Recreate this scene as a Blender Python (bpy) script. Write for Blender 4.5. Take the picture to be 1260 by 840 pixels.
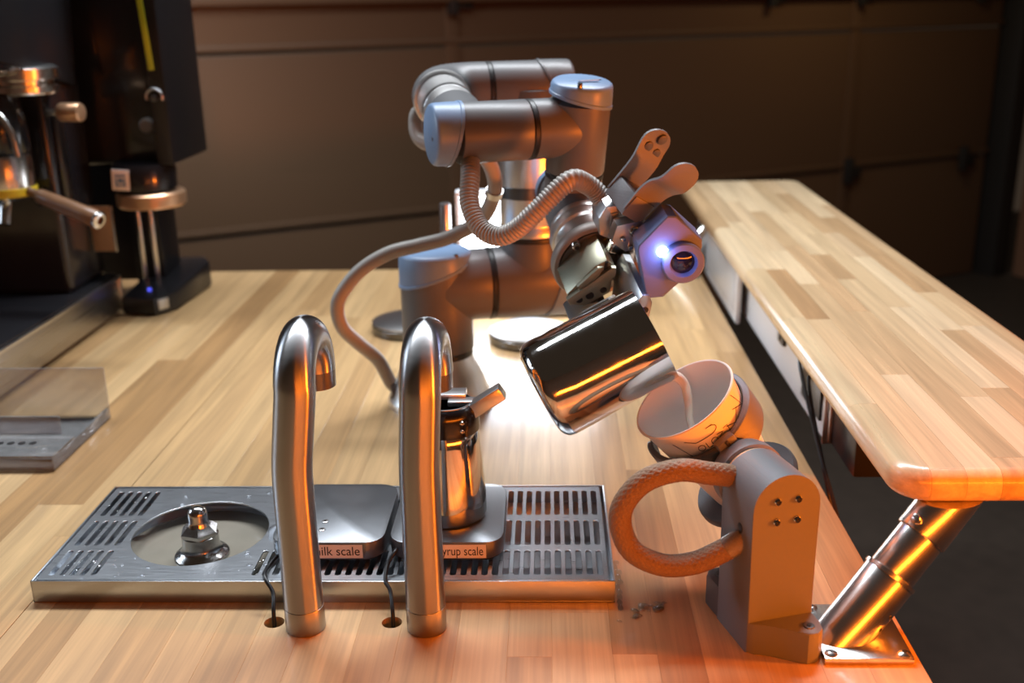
import bpy, bmesh, math, random
from math import sin, cos, pi, radians
from mathutils import Vector as V, Matrix, noise as mnoise

for o in list(bpy.data.objects): bpy.data.objects.remove(o, do_unlink=True)
scene = bpy.context.scene
COL = scene.collection
rnd = random.Random(7)

# ---------------------------------------------------------------- camera
F_PX = 1280.0
TH, YA, RO = radians(17.87), radians(2.2), radians(-1.15)
_f = V((-sin(YA)*cos(TH), cos(YA)*cos(TH), -sin(TH)))
_r = V((cos(YA), sin(YA), 0)); _u = _r.cross(_f)
_r2 = _r*cos(RO) + _u*sin(RO); _u2 = -_r*sin(RO) + _u*cos(RO)
cd = bpy.data.cameras.new('camera'); cam = bpy.data.objects.new('camera', cd); COL.objects.link(cam)
m = Matrix((_r2, _u2, -_f)).transposed().to_4x4(); m.translation = V((0, 0, .47)); cam.matrix_world = m
cd.sensor_fit = 'HORIZONTAL'; cd.sensor_width = 36.0; cd.lens = F_PX/1260*36
cd.clip_start = .02; cd.clip_end = 50
cd.dof.use_dof = True; cd.dof.focus_distance = .86; cd.dof.aperture_fstop = 4.8; cd.dof.aperture_blades = 9
scene.camera = cam

# ---------------------------------------------------------------- world and lights
scene.view_settings.view_transform = 'Standard'; scene.view_settings.look = 'None'
scene.view_settings.gamma = 1.0; scene.view_settings.exposure = 0.0; scene.view_settings.use_curve_mapping = False
w = bpy.data.worlds.new('world'); scene.world = w; w.use_nodes = True
w.node_tree.nodes['Background'].inputs[0].default_value = (1.0, .70, .48, 1)
w.node_tree.nodes['Background'].inputs[1].default_value = .036

def area(name, loc, target, size, power, col, size_y=None, spread=180):
    l = bpy.data.lights.new(name, 'AREA'); l.energy = power; l.color = col; l.size = size; l.spread = radians(spread)
    if size_y: l.shape = 'RECTANGLE'; l.size_y = size_y
    o = bpy.data.objects.new(name, l); COL.objects.link(o); o.location = loc
    o.rotation_euler = (V(target)-V(loc)).to_track_quat('-Z', 'Y').to_euler(); return o
area('ceiling_lamp_light', (-.15, 1.75, 1.75), (-.10, 1.05, 0), 2.0, 72, (.90, .95, 1.0), .28)
area('orange_strip_light', (.36, .30, .17), (.16, .95, .14), .80, 4.0, (1.0, .19, .010), .04)
area('orange_side_light', (.78, .60, .17), (.17, .80, .09), .06, 10, (1.0, .19, .010), .06)
area('cool_left_light', (-2.3, 1.25, .95), (-.1, 1.0, .15), 0.8, 18, (.72, .85, 1.0))  # cool light from the left, its source out of view
area('door_left_fill', (-1.3, 2.35, .75), (-1.02, 3.38, .12), .12, 1.3, (.75, .85, 1.0), spread=60)  # added lamp for the pale glow spot on the door, no known fixture
area('door_right_fill', (1.25, 3.9, .95), (1.45, 4.7, -.12), .12, 2.2, (1.0, .8, .45))  # likewise added, makes the yellowish glow on the door's right
# ---------------------------------------------------------------- helpers
def empty(name, loc=(0, 0, 0), rz=0.0):
    o = bpy.data.objects.new(name, None); COL.objects.link(o); o.location = loc; o.rotation_euler = (0, 0, rz)
    o.empty_display_size = .02; return o
def tag(o, label, cat, group=None, kind=None):
    if label: o['label'] = label
    if cat: o['category'] = cat
    if group: o['group'] = group
    if kind: o['kind'] = kind
    return o
def thing(name, label, cat, loc=(0, 0, 0), rz=0.0, group=None):
    return tag(empty(name, loc, rz), label, cat, group)
def wloc(p):
    m = Matrix.Identity(4)
    while p is not None:
        m = Matrix.LocRotScale(p.location, p.rotation_euler, p.scale) @ m; p = p.parent
    return m
def obj(name, bm, mat, parent=None, local=False, smooth=True, angle=38):
    """one mesh object; verts in world coordinates unless local (then in the parent's frame)"""
    if isinstance(bm, bpy.types.Mesh): me = bm
    else:
        bmesh.ops.recalc_face_normals(bm, faces=bm.faces[:])
        me = bpy.data.meshes.new(name)
        if parent is not None and not local:
            bmesh.ops.transform(bm, matrix=wloc(parent).inverted(), verts=bm.verts[:])
        bm.to_mesh(me); bm.free()
    if smooth:
        for p in me.polygons: p.use_smooth = True
        me.set_sharp_from_angle(angle=radians(angle))
    me.materials.clear(); me.materials.append(mat)
    o = bpy.data.objects.new(name, me); COL.objects.link(o)
    if parent is not None: o.parent = parent
    return o
def single(name, bm, mat, label, cat, origin, group=None, kind=None, **k):
    """a thing that is a single mesh, its origin at `origin`"""
    bmesh.ops.translate(bm, vec=-V(origin), verts=bm.verts[:])
    o = obj(name, bm, mat, None, **k); o.location = origin
    return tag(o, label, cat, group, kind)
def NB(): return bmesh.new()
def frame(axis, up=None):
    a = V(axis).normalized()
    if up is None: up = V((0, 0, 1)) if abs(a.z) < .9 else V((0, 1, 0))
    x = V(up).cross(a)
    if x.length < 1e-6: x = V((1, 0, 0)).cross(a)
    x.normalize(); y = a.cross(x)
    return x, y, a
def lathe(bm, prof, origin, axis=(0, 0, 1), seg=32, up=None):
    """prof: list of (radius, height along axis)"""
    x, y, a = frame(axis, up); o = V(origin); rings = []
    for r, h in prof:
        if r < 1e-6: rings.append([bm.verts.new(o + a*h)])
        else: rings.append([bm.verts.new(o + a*h + (x*cos(2*pi*i/seg) + y*sin(2*pi*i/seg))*r) for i in range(seg)])
    for A, B in zip(rings, rings[1:]):
        for i in range(seg):
            j = (i+1) % seg
            if len(A) == 1 and len(B) == 1: continue
            if len(A) == 1: bm.faces.new((A[0], B[j], B[i]))
            elif len(B) == 1: bm.faces.new((A[i], A[j], B[0]))
            else: bm.faces.new((A[i], A[j], B[j], B[i]))
    return bm
def cyl(bm, p, q, r, seg=28, bev=.0015, r2=None):
    p, q = V(p), V(q); L = (q-p).length; r2 = r if r2 is None else r2; b = min(bev, L*.3, r*.5)
    return lathe(bm, [(0, 0), (r-b, 0), (r-b*.3, b*.3), (r, b), (r2, L-b), (r2-b*.3, L-b*.3), (r2-b, L), (0, L)], p, q-p, seg)
def box(bm, c, s, rot=None, bev=.001, seg=2):
    m = Matrix.Translation(V(c)) @ (rot.to_4x4() if rot is not None else Matrix.Identity(4)) @ Matrix.Diagonal((s[0], s[1], s[2], 1))
    r = bmesh.ops.create_cube(bm, size=1.0, matrix=m)
    if bev > 0:
        es = list({e for v in r['verts'] for e in v.link_edges})
        bmesh.ops.bevel(bm, geom=es, offset=bev, segments=seg, affect='EDGES', profile=.6, clamp_overlap=True)
    return bm
def prism(bm, poly, h0, h1, M=None, bev=0.0, seg=2):
    """2-D polygon extruded from h0 to h1 along z of matrix M"""
    M = M or Matrix.Identity(4)
    lo = [bm.verts.new(M @ V((x, y, h0))) for x, y in poly]; hi = [bm.verts.new(M @ V((x, y, h1))) for x, y in poly]
    n = len(poly); f0 = bm.faces.new(lo[::-1]); f1 = bm.faces.new(hi)
    for i in range(n): bm.faces.new((lo[i], lo[(i+1) % n], hi[(i+1) % n], hi[i]))
    if bev > 0:
        es = list(set(list(f0.edges) + list(f1.edges)))
        bmesh.ops.bevel(bm, geom=es, offset=bev, segments=seg, affect='EDGES', profile=.6, clamp_overlap=True)
    return bm
def rrect(x0, y0, x1, y1, r, n=6):
    out = []
    for cx, cy, a0 in ((x1-r, y1-r, 0), (x0+r, y1-r, pi/2), (x0+r, y0+r, pi), (x1-r, y0+r, 1.5*pi)):
        for i in range(n+1): a = a0 + pi/2*i/n; out.append((cx + r*cos(a), cy + r*sin(a)))
    return out
def catmull(pts, n=10):
    P = [V(p) for p in pts]; P = [P[0]*2-P[1]] + P + [P[-1]*2-P[-2]]; out = []
    for i in range(1, len(P)-2):
        a, b, c, d = P[i-1], P[i], P[i+1], P[i+2]
        for k in range(n):
            t = k/n
            out.append(.5*((2*b) + (c-a)*t + (2*a-5*b+4*c-d)*t*t + (3*b-a-3*c+d)*t**3))
    out.append(P[-2]); return out
def resample(pts, step):
    out = [pts[0].copy()]; acc = 0.0
    for a, b in zip(pts, pts[1:]):
        L = (b-a).length; 
        if L < 1e-9: continue
        d = step-acc
        while d <= L: out.append(a.lerp(b, d/L)); d += step
        acc = (acc+L) % step
    return out
def tube(bm, pts, r, seg=16, caps=True):
    pts = [V(p) for p in pts]; n = len(pts); R = r if isinstance(r, (list, tuple)) else [r]*n
    tan = [(pts[min(i+1, n-1)]-pts[max(i-1, 0)]).normalized() for i in range(n)]
    x, y, _ = frame(tan[0]); rings = []
    for i in range(n):
        if i:
            q = tan[i-1].rotation_difference(tan[i]); x = q @ x; y = q @ y
        rings.append([bm.verts.new(pts[i] + (x*cos(2*pi*k/seg) + y*sin(2*pi*k/seg))*R[i]) for k in range(seg)])
    for A, B in zip(rings, rings[1:]):
        for k in range(seg): bm.faces.new((A[k], A[(k+1) % seg], B[(k+1) % seg], B[k]))
    if caps: bm.faces.new(rings[0][::-1]); bm.faces.new(rings[-1])
    return bm
def corrugated(bm, ctrl, r, pitch=.0032, depth=.0009, seg=14):
    pts = resample(catmull(ctrl, 14), pitch/4)
    prof = (0, .75, 1, .75)
    return tube(bm, pts, [r - depth + depth*prof[i % 4] for i in range(len(pts))], seg)
def curve_mesh(name, loops, depth, bev=0.0):
    """filled 2-D shape with holes (even-odd), extruded +-depth/2, as a mesh"""
    cu = bpy.data.curves.new(name, 'CURVE'); cu.dimensions = '2D'; cu.fill_mode = 'BOTH'; cu.extrude = depth/2
    cu.bevel_depth = bev; cu.bevel_resolution = 1
    for L in loops:
        s = cu.splines.new('POLY'); s.points.add(len(L)-1); s.use_cyclic_u = True
        for p, (x, y) in zip(s.points, L): p.co = (x, y, 0, 1)
    return _to_mesh(cu, name)
def text_mesh(txt, size, depth=.0001):
    cu = bpy.data.curves.new('lettering', 'FONT'); cu.body = txt; cu.size = size; cu.extrude = depth; cu.align_x = 'LEFT'; cu.align_y = 'CENTER'
    return _to_mesh(cu, 'lettering')
def _to_mesh(cu, name):
    o = bpy.data.objects.new(name, cu); COL.objects.link(o)
    dg = bpy.context.evaluated_depsgraph_get(); dg.update()
    me = bpy.data.meshes.new_from_object(o.evaluated_get(dg)); me.name = name
    bpy.data.objects.remove(o, do_unlink=True); bpy.data.curves.remove(cu); return me
def bm_from(me, M=None):
    bm = NB(); bm.from_mesh(me)
    if M is not None: bmesh.ops.transform(bm, matrix=M, verts=bm.verts[:])
    return bm
def Mat(x, y, z, o): 
    m = Matrix((x, y, z)).transposed().to_4x4(); m.translation = V(o); return m

# ---------------------------------------------------------------- materials
def nmat(name, col, rough=.5, metal=0.0, spec=.5, bump=0.0, bscale=(200, 200, 200), var=0.0, rvar=0.0, coat=0.0, trans=0.0, ior=1.45, emit=None, estr=0.0, sss=0.0, aniso=0.0):
    m = bpy.data.materials.new(name); m.use_nodes = True; nt = m.node_tree; b = nt.nodes['Principled BSDF']; N = nt.nodes.new; L = nt.links.new
    b.inputs['Base Color'].default_value = (*col, 1); b.inputs['Roughness'].default_value = rough; b.inputs['Metallic'].default_value = metal
    b.inputs['Specular IOR Level'].default_value = spec; b.inputs['Coat Weight'].default_value = coat; b.inputs['IOR'].default_value = ior
    b.inputs['Transmission Weight'].default_value = trans; b.inputs['Coat Roughness'].default_value = .08
    if aniso: b.inputs['Anisotropic'].default_value = aniso
    if sss: b.inputs['Subsurface Weight'].default_value = sss; b.inputs['Subsurface Radius'].default_value = (.01, .006, .004)
    if emit: b.inputs['Emission Color'].default_value = (*emit, 1); b.inputs['Emission Strength'].default_value = estr
    tc = N('ShaderNodeTexCoord'); mp = N('ShaderNodeMapping'); mp.inputs['Scale'].default_value = bscale; L(tc.outputs['Object'], mp.inputs[0])
    nz = N('ShaderNodeTexNoise'); nz.inputs['Scale'].default_value = 1; nz.inputs['Detail'].default_value = 4; L(mp.outputs[0], nz.inputs['Vector'])
    if bump:
        bp = N('ShaderNodeBump'); bp.inputs['Strength'].default_value = bump; bp.inputs['Distance'].default_value = .001
        L(nz.outputs['Fac'], bp.inputs['Height']); L(bp.outputs[0], b.inputs['Normal'])
    if var:
        r = N('ShaderNodeMapRange'); r.inputs['To Min'].default_value = 1-var; r.inputs['To Max'].default_value = 1+var; L(nz.outputs['Fac'], r.inputs[0])
        mx = N('ShaderNodeMix'); mx.data_type = 'RGBA'; mx.blend_type = 'MULTIPLY'; mx.inputs['Factor'].default_value = 1; mx.inputs['A'].default_value = (*col, 1)
        L(r.outputs[0], mx.inputs['B']); L(mx.outputs['Result'], b.inputs['Base Color'])
    if rvar:
        r = N('ShaderNodeMapRange'); r.inputs['From Min'].default_value = .3; r.inputs['From Max'].default_value = .7
        r.inputs['To Min'].default_value = max(.01, rough-rvar); r.inputs['To Max'].default_value = rough+rvar
        L(nz.outputs['Fac'], r.inputs[0]); L(r.outputs[0], b.inputs['Roughness'])
    return m
def woodmat(name, ramp, rough, grain=(55, 2.2, 55), coat=.0):
    m = bpy.data.materials.new(name); m.use_nodes = True; nt = m.node_tree; b = nt.nodes['Principled BSDF']; N = nt.nodes.new; L = nt.links.new
    oi = N('ShaderNodeObjectInfo'); tc = N('ShaderNodeTexCoord')
    cr = N('ShaderNodeValToRGB'); cr.color_ramp.interpolation = 'LINEAR'
    while len(cr.color_ramp.elements) < len(ramp): cr.color_ramp.elements.new(.5)
    for e, (p, c) in zip(cr.color_ramp.elements, ramp): e.position = p; e.color = (*c, 1)
    L(oi.outputs['Random'], cr.inputs[0])
    sc = N('ShaderNodeMath'); sc.operation = 'MULTIPLY'; sc.inputs[1].default_value = 37; L(oi.outputs['Random'], sc.inputs[0])
    ad = N('ShaderNodeVectorMath'); ad.operation = 'ADD'; L(tc.outputs['Object'], ad.inputs[0]); L(sc.outputs[0], ad.inputs[1])
    mp = N('ShaderNodeMapping'); mp.inputs['Scale'].default_value = grain; L(ad.outputs[0], mp.inputs[0])
    nz = N('ShaderNodeTexNoise'); nz.inputs['Scale'].default_value = 1; nz.inputs['Detail'].default_value = 6; nz.inputs['Distortion'].default_value = 1.2; L(mp.outputs[0], nz.inputs['Vector'])
    mp2 = N('ShaderNodeMapping'); mp2.inputs['Scale'].default_value = (grain[0]*9, grain[1]*4, grain[2]*9); L(ad.outputs[0], mp2.inputs[0])
    nf = N('ShaderNodeTexNoise'); nf.inputs['Scale'].default_value = 1; nf.inputs['Detail'].default_value = 3; L(mp2.outputs[0], nf.inputs['Vector'])
    r1 = N('ShaderNodeMapRange'); r1.inputs['From Min'].default_value = .3; r1.inputs['From Max'].default_value = .75; r1.inputs['To Min'].default_value = 1.1; r1.inputs['To Max'].default_value = .68; L(nz.outputs['Fac'], r1.inputs[0])
    r2 = N('ShaderNodeMapRange'); r2.inputs['From Min'].default_value = .3; r2.inputs['From Max'].default_value = .7; r2.inputs['To Min'].default_value = 1.06; r2.inputs['To Max'].default_value = .92; L(nf.outputs['Fac'], r2.inputs[0])
    mu = N('ShaderNodeMath'); mu.operation = 'MULTIPLY'; L(r1.outputs[0], mu.inputs[0]); L(r2.outputs[0], mu.inputs[1])
    mx = N('ShaderNodeMix'); mx.data_type = 'RGBA'; mx.blend_type = 'MULTIPLY'; mx.inputs['Factor'].default_value = 1
    L(cr.outputs[0], mx.inputs['A']); L(mu.outputs[0], mx.inputs['B'])
    sat = N('ShaderNodeHueSaturation'); L(mx.outputs['Result'], sat.inputs['Color'])
    L(sat.outputs[0], b.inputs['Base Color'])
    rr = N('ShaderNodeMapRange'); rr.inputs['To Min'].default_value = rough-.06; rr.inputs['To Max'].default_value = rough+.08; L(nz.outputs['Fac'], rr.inputs[0]); L(rr.outputs[0], b.inputs['Roughness'])
    bp = N('ShaderNodeBump'); bp.inputs['Strength'].default_value = .06; bp.inputs['Distance'].default_value = .001; L(nf.outputs['Fac'], bp.inputs['Height']); L(bp.outputs[0], b.inputs['Normal'])
    b.inputs['Coat Weight'].default_value = coat; b.inputs['Coat Roughness'].default_value = .12
    return m
WOOD = woodmat('maple_table', [(0, (.38, .215, .09)), (.2, (.51, .32, .15)), (.6, (.59, .39, .195)), (.85, (.49, .295, .135)), (1, (.63, .44, .23))], .36, coat=.38)
BARW = woodmat('maple_bar', [(0, (.48, .29, .145)), (.25, (.66, .47, .27)), (.6, (.74, .56, .35)), (.8, (.57, .37, .20)), (1, (.76, .58, .37))], .28, coat=.3)
STEEL = nmat('brushed_steel', (.34, .34, .35), .31, 1, bump=.003, bscale=(60, 60, 900), rvar=.02)
STEELX = nmat('brushed_plate', (.50, .53, .57), .30, 1, bump=.006, bscale=(40, 900, 900), rvar=.03)
def brushed_round(m, rough, aniso):
    nt = m.node_tree; b = nt.nodes['Principled BSDF']; g = nt.nodes.new('ShaderNodeNewGeometry'); c = nt.nodes.new('ShaderNodeVectorMath'); c.operation = 'CROSS_PRODUCT'
    nt.links.new(g.outputs['Normal'], c.inputs[0]); c.inputs[1].default_value = (0, 0, 1); nt.links.new(c.outputs[0], b.inputs['Tangent'])
    b.inputs['Anisotropic'].default_value = aniso; b.inputs['Anisotropic Rotation'].default_value = .25
brushed_round(STEEL, .3, .9)
CHROME = nmat('chrome', (.70, .69, .68), .23, 1, rvar=.02, bscale=(40, 40, 40))
POLISH = nmat('polished_steel', (.62, .61, .6), .085, 1, bump=.012, bscale=(60, 60, 60), rvar=.03)
DKSTEEL = nmat('dark_steel', (.16, .16, .165), .3, 1, bump=.03)
ROBOT = nmat('robot_grey', (.112, .112, .117), .40, .0, bump=.03, bscale=(900, 900, 900))
TUBEM = nmat('robot_tube', (.74, .73, .72), .34, 1, bump=.02, bscale=(500, 500, 20))
CAPB = nmat('robot_cap', (.17, .26, .41), .38, .0, bump=.02, bscale=(700, 700, 700))
BLACK = nmat('black_rubber', (.012, .012, .013), .4, bump=.05)
BLKPL = nmat('black_plastic', (.012, .012, .014), .28, bump=.03)
BLKMET = nmat('black_enamel', (.010, .010, .012), .2, spec=.5, coat=.2, rvar=.05, bscale=(30, 30, 30))
HOSE = nmat('conduit_grey', (.30, .28, .255), .42, bump=.03)
PRINT = nmat('printed_grey', (.14, .145, .158), .42, bump=.25, bscale=(3, 3, 2600), var=.05)
PRINTD = nmat('printed_darkgrey', (.075, .078, .085), .42, bump=.2, bscale=(900, 900, 900), var=.05)
OLIVE = nmat('anodised_olive', (.34, .33, .25), .36, .8, bump=.04, bscale=(600, 600, 600))
BRONZE = nmat('brown_anodised', (.20, .14, .10), .38, .7, bump=.04)
RINGM = nmat('ring_grey', (.30, .27, .25), .45, .2, bump=.05, bscale=(900, 900, 900))
ALU = nmat('aluminium', (.62, .62, .63), .28, 1, bump=.04, bscale=(400, 400, 400))
BRAID = nmat('copper_braid', (.27, .17, .105), .42, .2, bump=.8, bscale=(1500, 1500, 1500), var=.35)
PAPER = nmat('cup_paper', (.80, .76, .73), .5, bump=.03, sss=.15)
MILK = nmat('milk', (.80, .72, .62), .18, sss=.3)
MILKW = nmat('milky_water', (.27, .245, .20), .12, var=.15, bscale=(30, 30, 30))
INK = nmat('ink', (.015, .015, .017), .6)
LABEL = nmat('label_white', (.74, .72, .70), .5, bump=.02)
WHITE = nmat('white_enamel', (.80, .82, .86), .35, bump=.03)
GREYPL = nmat('camera_housing', (.12, .16, .32), .40, bump=.08, bscale=(1200, 1200, 1200))  # grey plastic; the led's blue light is put into its colour
LOGO = nmat('logo_pale', (.36, .42, .50), .5, bump=.02)
COPPER_TONE = nmat('copper', (.66, .40, .24), .3, .7, bump=.05)  # on the pivot gap and grinder fork this tone paints orange light
YELL = nmat('yellow_band', (.75, .55, .03), .35, bump=.02)
LIME = nmat('lime_strip', (.38, .46, .03), .3, bump=.02)
BLUE = nmat('blue_print', (.10, .22, .42), .5, bump=.02)
def acrylmat(name='clear_acrylic', tint=(.87, .88, .9, 1), ior=1.49, lo=.10, hi=.24, rough=.06):
    m = bpy.data.materials.new(name); m.use_nodes = True; nt = m.node_tree; N = nt.nodes.new; L = nt.links.new
    for n in list(nt.nodes): nt.nodes.remove(n)
    o = N('ShaderNodeOutputMaterial'); t = N('ShaderNodeBsdfTransparent'); t.inputs[0].default_value = tint
    g = N('ShaderNodeBsdfGlossy'); g.inputs['Roughness'].default_value = rough; d = N('ShaderNodeBsdfDiffuse'); d.inputs[0].default_value = (.8, .8, .8, 1)
    fr = N('ShaderNodeFresnel'); fr.inputs[0].default_value = ior
    a = N('ShaderNodeMixShader'); a.inputs[0].default_value = .13; L(t.outputs[0], a.inputs[1]); L(d.outputs[0], a.inputs[2])
    tc = N('ShaderNodeTexCoord'); nz = N('ShaderNodeTexNoise'); nz.inputs['Scale'].default_value = 60; L(tc.outputs['Object'], nz.inputs['Vector'])
    r = N('ShaderNodeMapRange'); r.inputs['To Min'].default_value = lo; r.inputs['To Max'].default_value = hi; L(nz.outputs['Fac'], r.inputs[0]); L(r.outputs[0], a.inputs[0])
    b = N('ShaderNodeMixShader'); L(fr.outputs[0], b.inputs[0]); L(a.outputs[0], b.inputs[1]); L(g.outputs[0], b.inputs[2]); L(b.outputs[0], o.inputs[0])
    return m
ACRYL = acrylmat()
WATER = acrylmat('water', (.97, .97, .98, 1), 1.40, .0, .04, .03)
DOORM = nmat('door_paint', (.125, .068, .035), .42, bump=.15, bscale=(350, 350, 350), var=.08)
FLOORM = nmat('dark_floor', (.045, .034, .026), .6, bump=.2, bscale=(25, 25, 25), var=.3)
WALLM = nmat('brown_wall', (.22, .11, .06), .7, bump=.1, bscale=(12, 12, 2), var=.2)
HINGE = nmat('dark_hinge', (.05, .045, .04), .5, .6, bump=.05)
LEDW = nmat('lamp_diffuser', (.9, .93, 1), .4, emit=(.85, .92, 1.0), estr=11.0)
LEDB = nmat('led_lens', (.8, .85, 1), .3, emit=(.55, .65, 1.0), estr=40.0)
DOTB = nmat('blue_led', (.05, .05, .8), .3, emit=(.1, .12, 1.0), estr=1.2)
# ================================================================ the setting
ZF = -.82
bm = box(NB(), (.6, 2.6, ZF-.05), (9, 8, .1), bev=0); tag(obj('floor', bm, FLOORM, smooth=False), None, None, kind='structure')
DA = radians(27.95); DX = V((cos(DA), sin(DA), 0)); DN = V((-sin(DA), cos(DA), 0)); D0 = V((-1.19, 3.3, 0)); RD = Matrix.Rotation(DA, 3, 'Z')
def dp(s, n, z): return D0 + DX*s + DN*n + V((0, 0, z))
door = empty('door_1', dp(1.2, 0, ZF)); tag(door, None, None, kind='structure')
SL, SR = -2.6, 3.70
for i, z0 in enumerate((ZF, -.24, .34, .92)):
    obj('door_panel', box(NB(), dp((SL+SR)/2, .03, z0+.29), (SR-SL, .045, .574), RD, .007, 3), DOORM, door)
for z0 in (-.24, .34, .92):
    obj('seam_rib', box(NB(), dp((SL+SR)/2, -.0005, z0+.018), (SR-SL, .018, .020), RD, .006, 2), DOORM, door)
obj('door_strut', box(NB(), dp((SL+SR)/2, -.012, .50), (SR-SL, .05, .028), RD, .006, 2), DOORM, door)
for s, z in ((.97, -.245), (2.82, -.245), (3.52, -.245), (-.9, -.245), (.97, .50), (2.35, .50), (2.82, .50), (3.52, .50)):
    h = obj('hinge', box(NB(), dp(s, -.022, z), (.035, .03, .11), RD, .004), HINGE, door)
    obj('hinge_leaf', box(NB(), dp(s+.045, -.01, z-.012), (.07, .012, .05), RD, .003), HINGE, h)
# stiles that stand upright on the door's inner face
for s in (.97, 2.82): obj('door_stile', box(NB(), dp(s, .002, .3), (.05, .012, 2.2), RD, .003), DOORM, door)
tr = obj('trim_1', box(NB(), dp(SR+.06, -.03, .35), (.09, .14, 2.34), RD, .006), HINGE); tag(tr, None, None, kind='structure')
wl = obj('wall_right', box(NB(), dp(SR+1.9, -.16, .35), (3.55, .08, 2.34), RD, .004), WALLM); tag(wl, None, None, kind='structure')
obj('wall_bracket', box(NB(), dp(SR+.32, -.215, -.43), (.25, .03, .06), RD, .004), HINGE, wl)

tag(obj('wall_front', box(NB(), (0, -2.6, .6), (9, .1, 2.9), None, 0), WALLM, smooth=False), None, None, kind='structure')
tag(obj('wall_left', box(NB(), (-3.6, 1.0, .6), (.1, 7.1, 2.9), None, 0), WALLM, smooth=False), None, None, kind='structure')

# ================================================================ work table (maple staves)
TX0, TX1, TY0, TY1 = -1.25, .2735, .18, 1.905
table = thing('work_table', 'large butcher block work table of pale maple staves under the robot arm', 'table', (-.45, 1.1, ZF))
HOLES = [(-.2245, .7235), (-.1290, .7235)]
def cutter(x, y, r):
    c = NB(); lathe(c, [(0, -.1), (r, -.1), (r, .1), (0, .1)], (x, y, 0), seg=24)
    bmesh.ops.recalc_face_normals(c, faces=c.faces[:]); me = bpy.data.meshes.new('cut'); c.to_mesh(me); c.free()
    o = bpy.data.objects.new('cut', me); COL.objects.link(o); return o
def drill(o, holes):
    cs = [cutter(x, y, .0082) for x, y in holes]
    for c in cs:
        md = o.modifiers.new('b', 'BOOLEAN'); md.operation = 'DIFFERENCE'; md.object = c; md.solver = 'EXACT'
    dg = bpy.context.evaluated_depsgraph_get(); dg.update()
    me = bpy.data.meshes.new_from_object(o.evaluated_get(dg)); o.modifiers.clear(); o.data = me
    for c in cs: bpy.data.objects.remove(c, do_unlink=True)
edges = [TX1]; x = TX1
while x > TX0+.03:
    x -= rnd.choice((.034, .040, .046)); 
    if abs(x+.438) < .02: x = -.438
    edges.append(x)
for x1, x0 in zip(edges, edges[1:]):
    y = TY0 - rnd.random()*.35; first = True
    while y < TY1-.02:
        y2 = min(TY1, y + rnd.uniform(.35, .95))
        if TY1-y2 < .12: y2 = TY1
        ya = max(TY0, y)
        if y2-ya > .02:
            g = .0007 if abs(x1+.438) < .001 else .00004
            bmx = box(NB(), ((x0+x1-g)/2, (ya+y2)/2, -.021), (x1-x0-g, y2-ya-.00006, .042), None, .00016, 1)
            o = obj('stave', bmx, WOOD, table, smooth=False)
            hs = [h for h in HOLES if x0-.01 < h[0] < x1+.01 and ya-.01 < h[1] < y2+.01]
            if hs:
                loc = wloc(table).translation
                drill(o, [(h[0], h[1]) for h in hs])
        y = y2
bm = NB()
for c, s in (((-.49, TY0+.06, -.075), (1.4, .03, .065)), ((-.49, TY1-.06, -.075), (1.4, .03, .065)), ((TX1-.09, 1.04, -.075), (.03, 1.60, .065)), ((TX0+.09, 1.04, -.075), (.03, 1.60, .065))): box(bm, c, s, None, .003)
obj('apron', bm, DKSTEEL, table)
for lx in (TX0+.12, TX1-.12):
    for ly in (TY0+.09, TY1-.09): obj('leg', box(NB(), (lx, ly, (ZF-.043)/2-.0215), (.06, .06, -ZF-.043), None, .004), DKSTEEL, table)

# ================================================================ raised bar counter
BX0, BX1, BY0, BY1, BZ0, BZ1 = .2605, .497, .722, 2.09, .103, .1305
bar = thing('bar_counter', 'raised maple bar counter with rounded edges along the right side', 'counter', ((BX0+BX1)/2, 1.4, BZ0))
def slab():
    """rounded-corner slab with a bullnose edge"""
    bm = NB(); rc = .030; hh = (BZ1-BZ0)/2; zc = (BZ0+BZ1)/2; e = .0115; rings = []
    prof = [(hh, e)] + [(hh - e + e*cos(a), e - e*sin(a)) for a in [pi/2*i/5 for i in range(1, 6)]]
    prof = prof + [(-z, d) for z, d in prof[::-1]]
    for z, d in prof:
        rings.append([bm.verts.new((px, py, zc+z)) for px, py in rrect(BX0+d, BY0+d, BX1-d, BY1-d, max(rc-d, .004), 8)])
    n = len(rings[0])
    for A, B in zip(rings, rings[1:]):
        for i in range(n): bm.faces.new((A[i], A[(i+1) % n], B[(i+1) % n], B[i]))
    bm.faces.new(rings[0]); bm.faces.new(rings[-1][::-1])
    bmesh.ops.recalc_face_normals(bm, faces=bm.faces[:]); return bm
SL0 = slab()
def cut(bm, co, no):
    g = bm.verts[:] + bm.edges[:] + bm.faces[:]
    r = bmesh.ops.bisect_plane(bm, geom=g, plane_co=co, plane_no=no, clear_outer=True, dist=1e-7)
    es = [q for q in r['geom_cut'] if isinstance(q, bmesh.types.BMEdge)]
    if es: bmesh.ops.holes_fill(bm, edges=es, sides=0)
nst = 9; wst = (BX1-BX0)/nst
for i in range(nst):
    xa, xb = BX0 + i*wst, BX0 + (i+1)*wst
    y = BY0 - rnd.random()*.2
    while y < BY1-.01:
        y2 = y + rnd.uniform(.13, .42)
        if BY1-y2 < .07: y2 = BY1+.01
        b = SL0.copy()
        if i > 0: cut(b, (xa+.0001, 0, 0), (-1, 0, 0))
        if i < nst-1: cut(b, (xb-.0001, 0, 0), (1, 0, 0))
        if y > BY0: cut(b, (0, y+.0001, 0), (0, -1, 0))
        if y2 < BY1: cut(b, (0, y2-.0001, 0), (0, 1, 0))
        if len(b.faces) > 3: obj('stave', b, BARW, bar, angle=50)
        else: b.free()
        y = y2
SL0.free()
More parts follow.
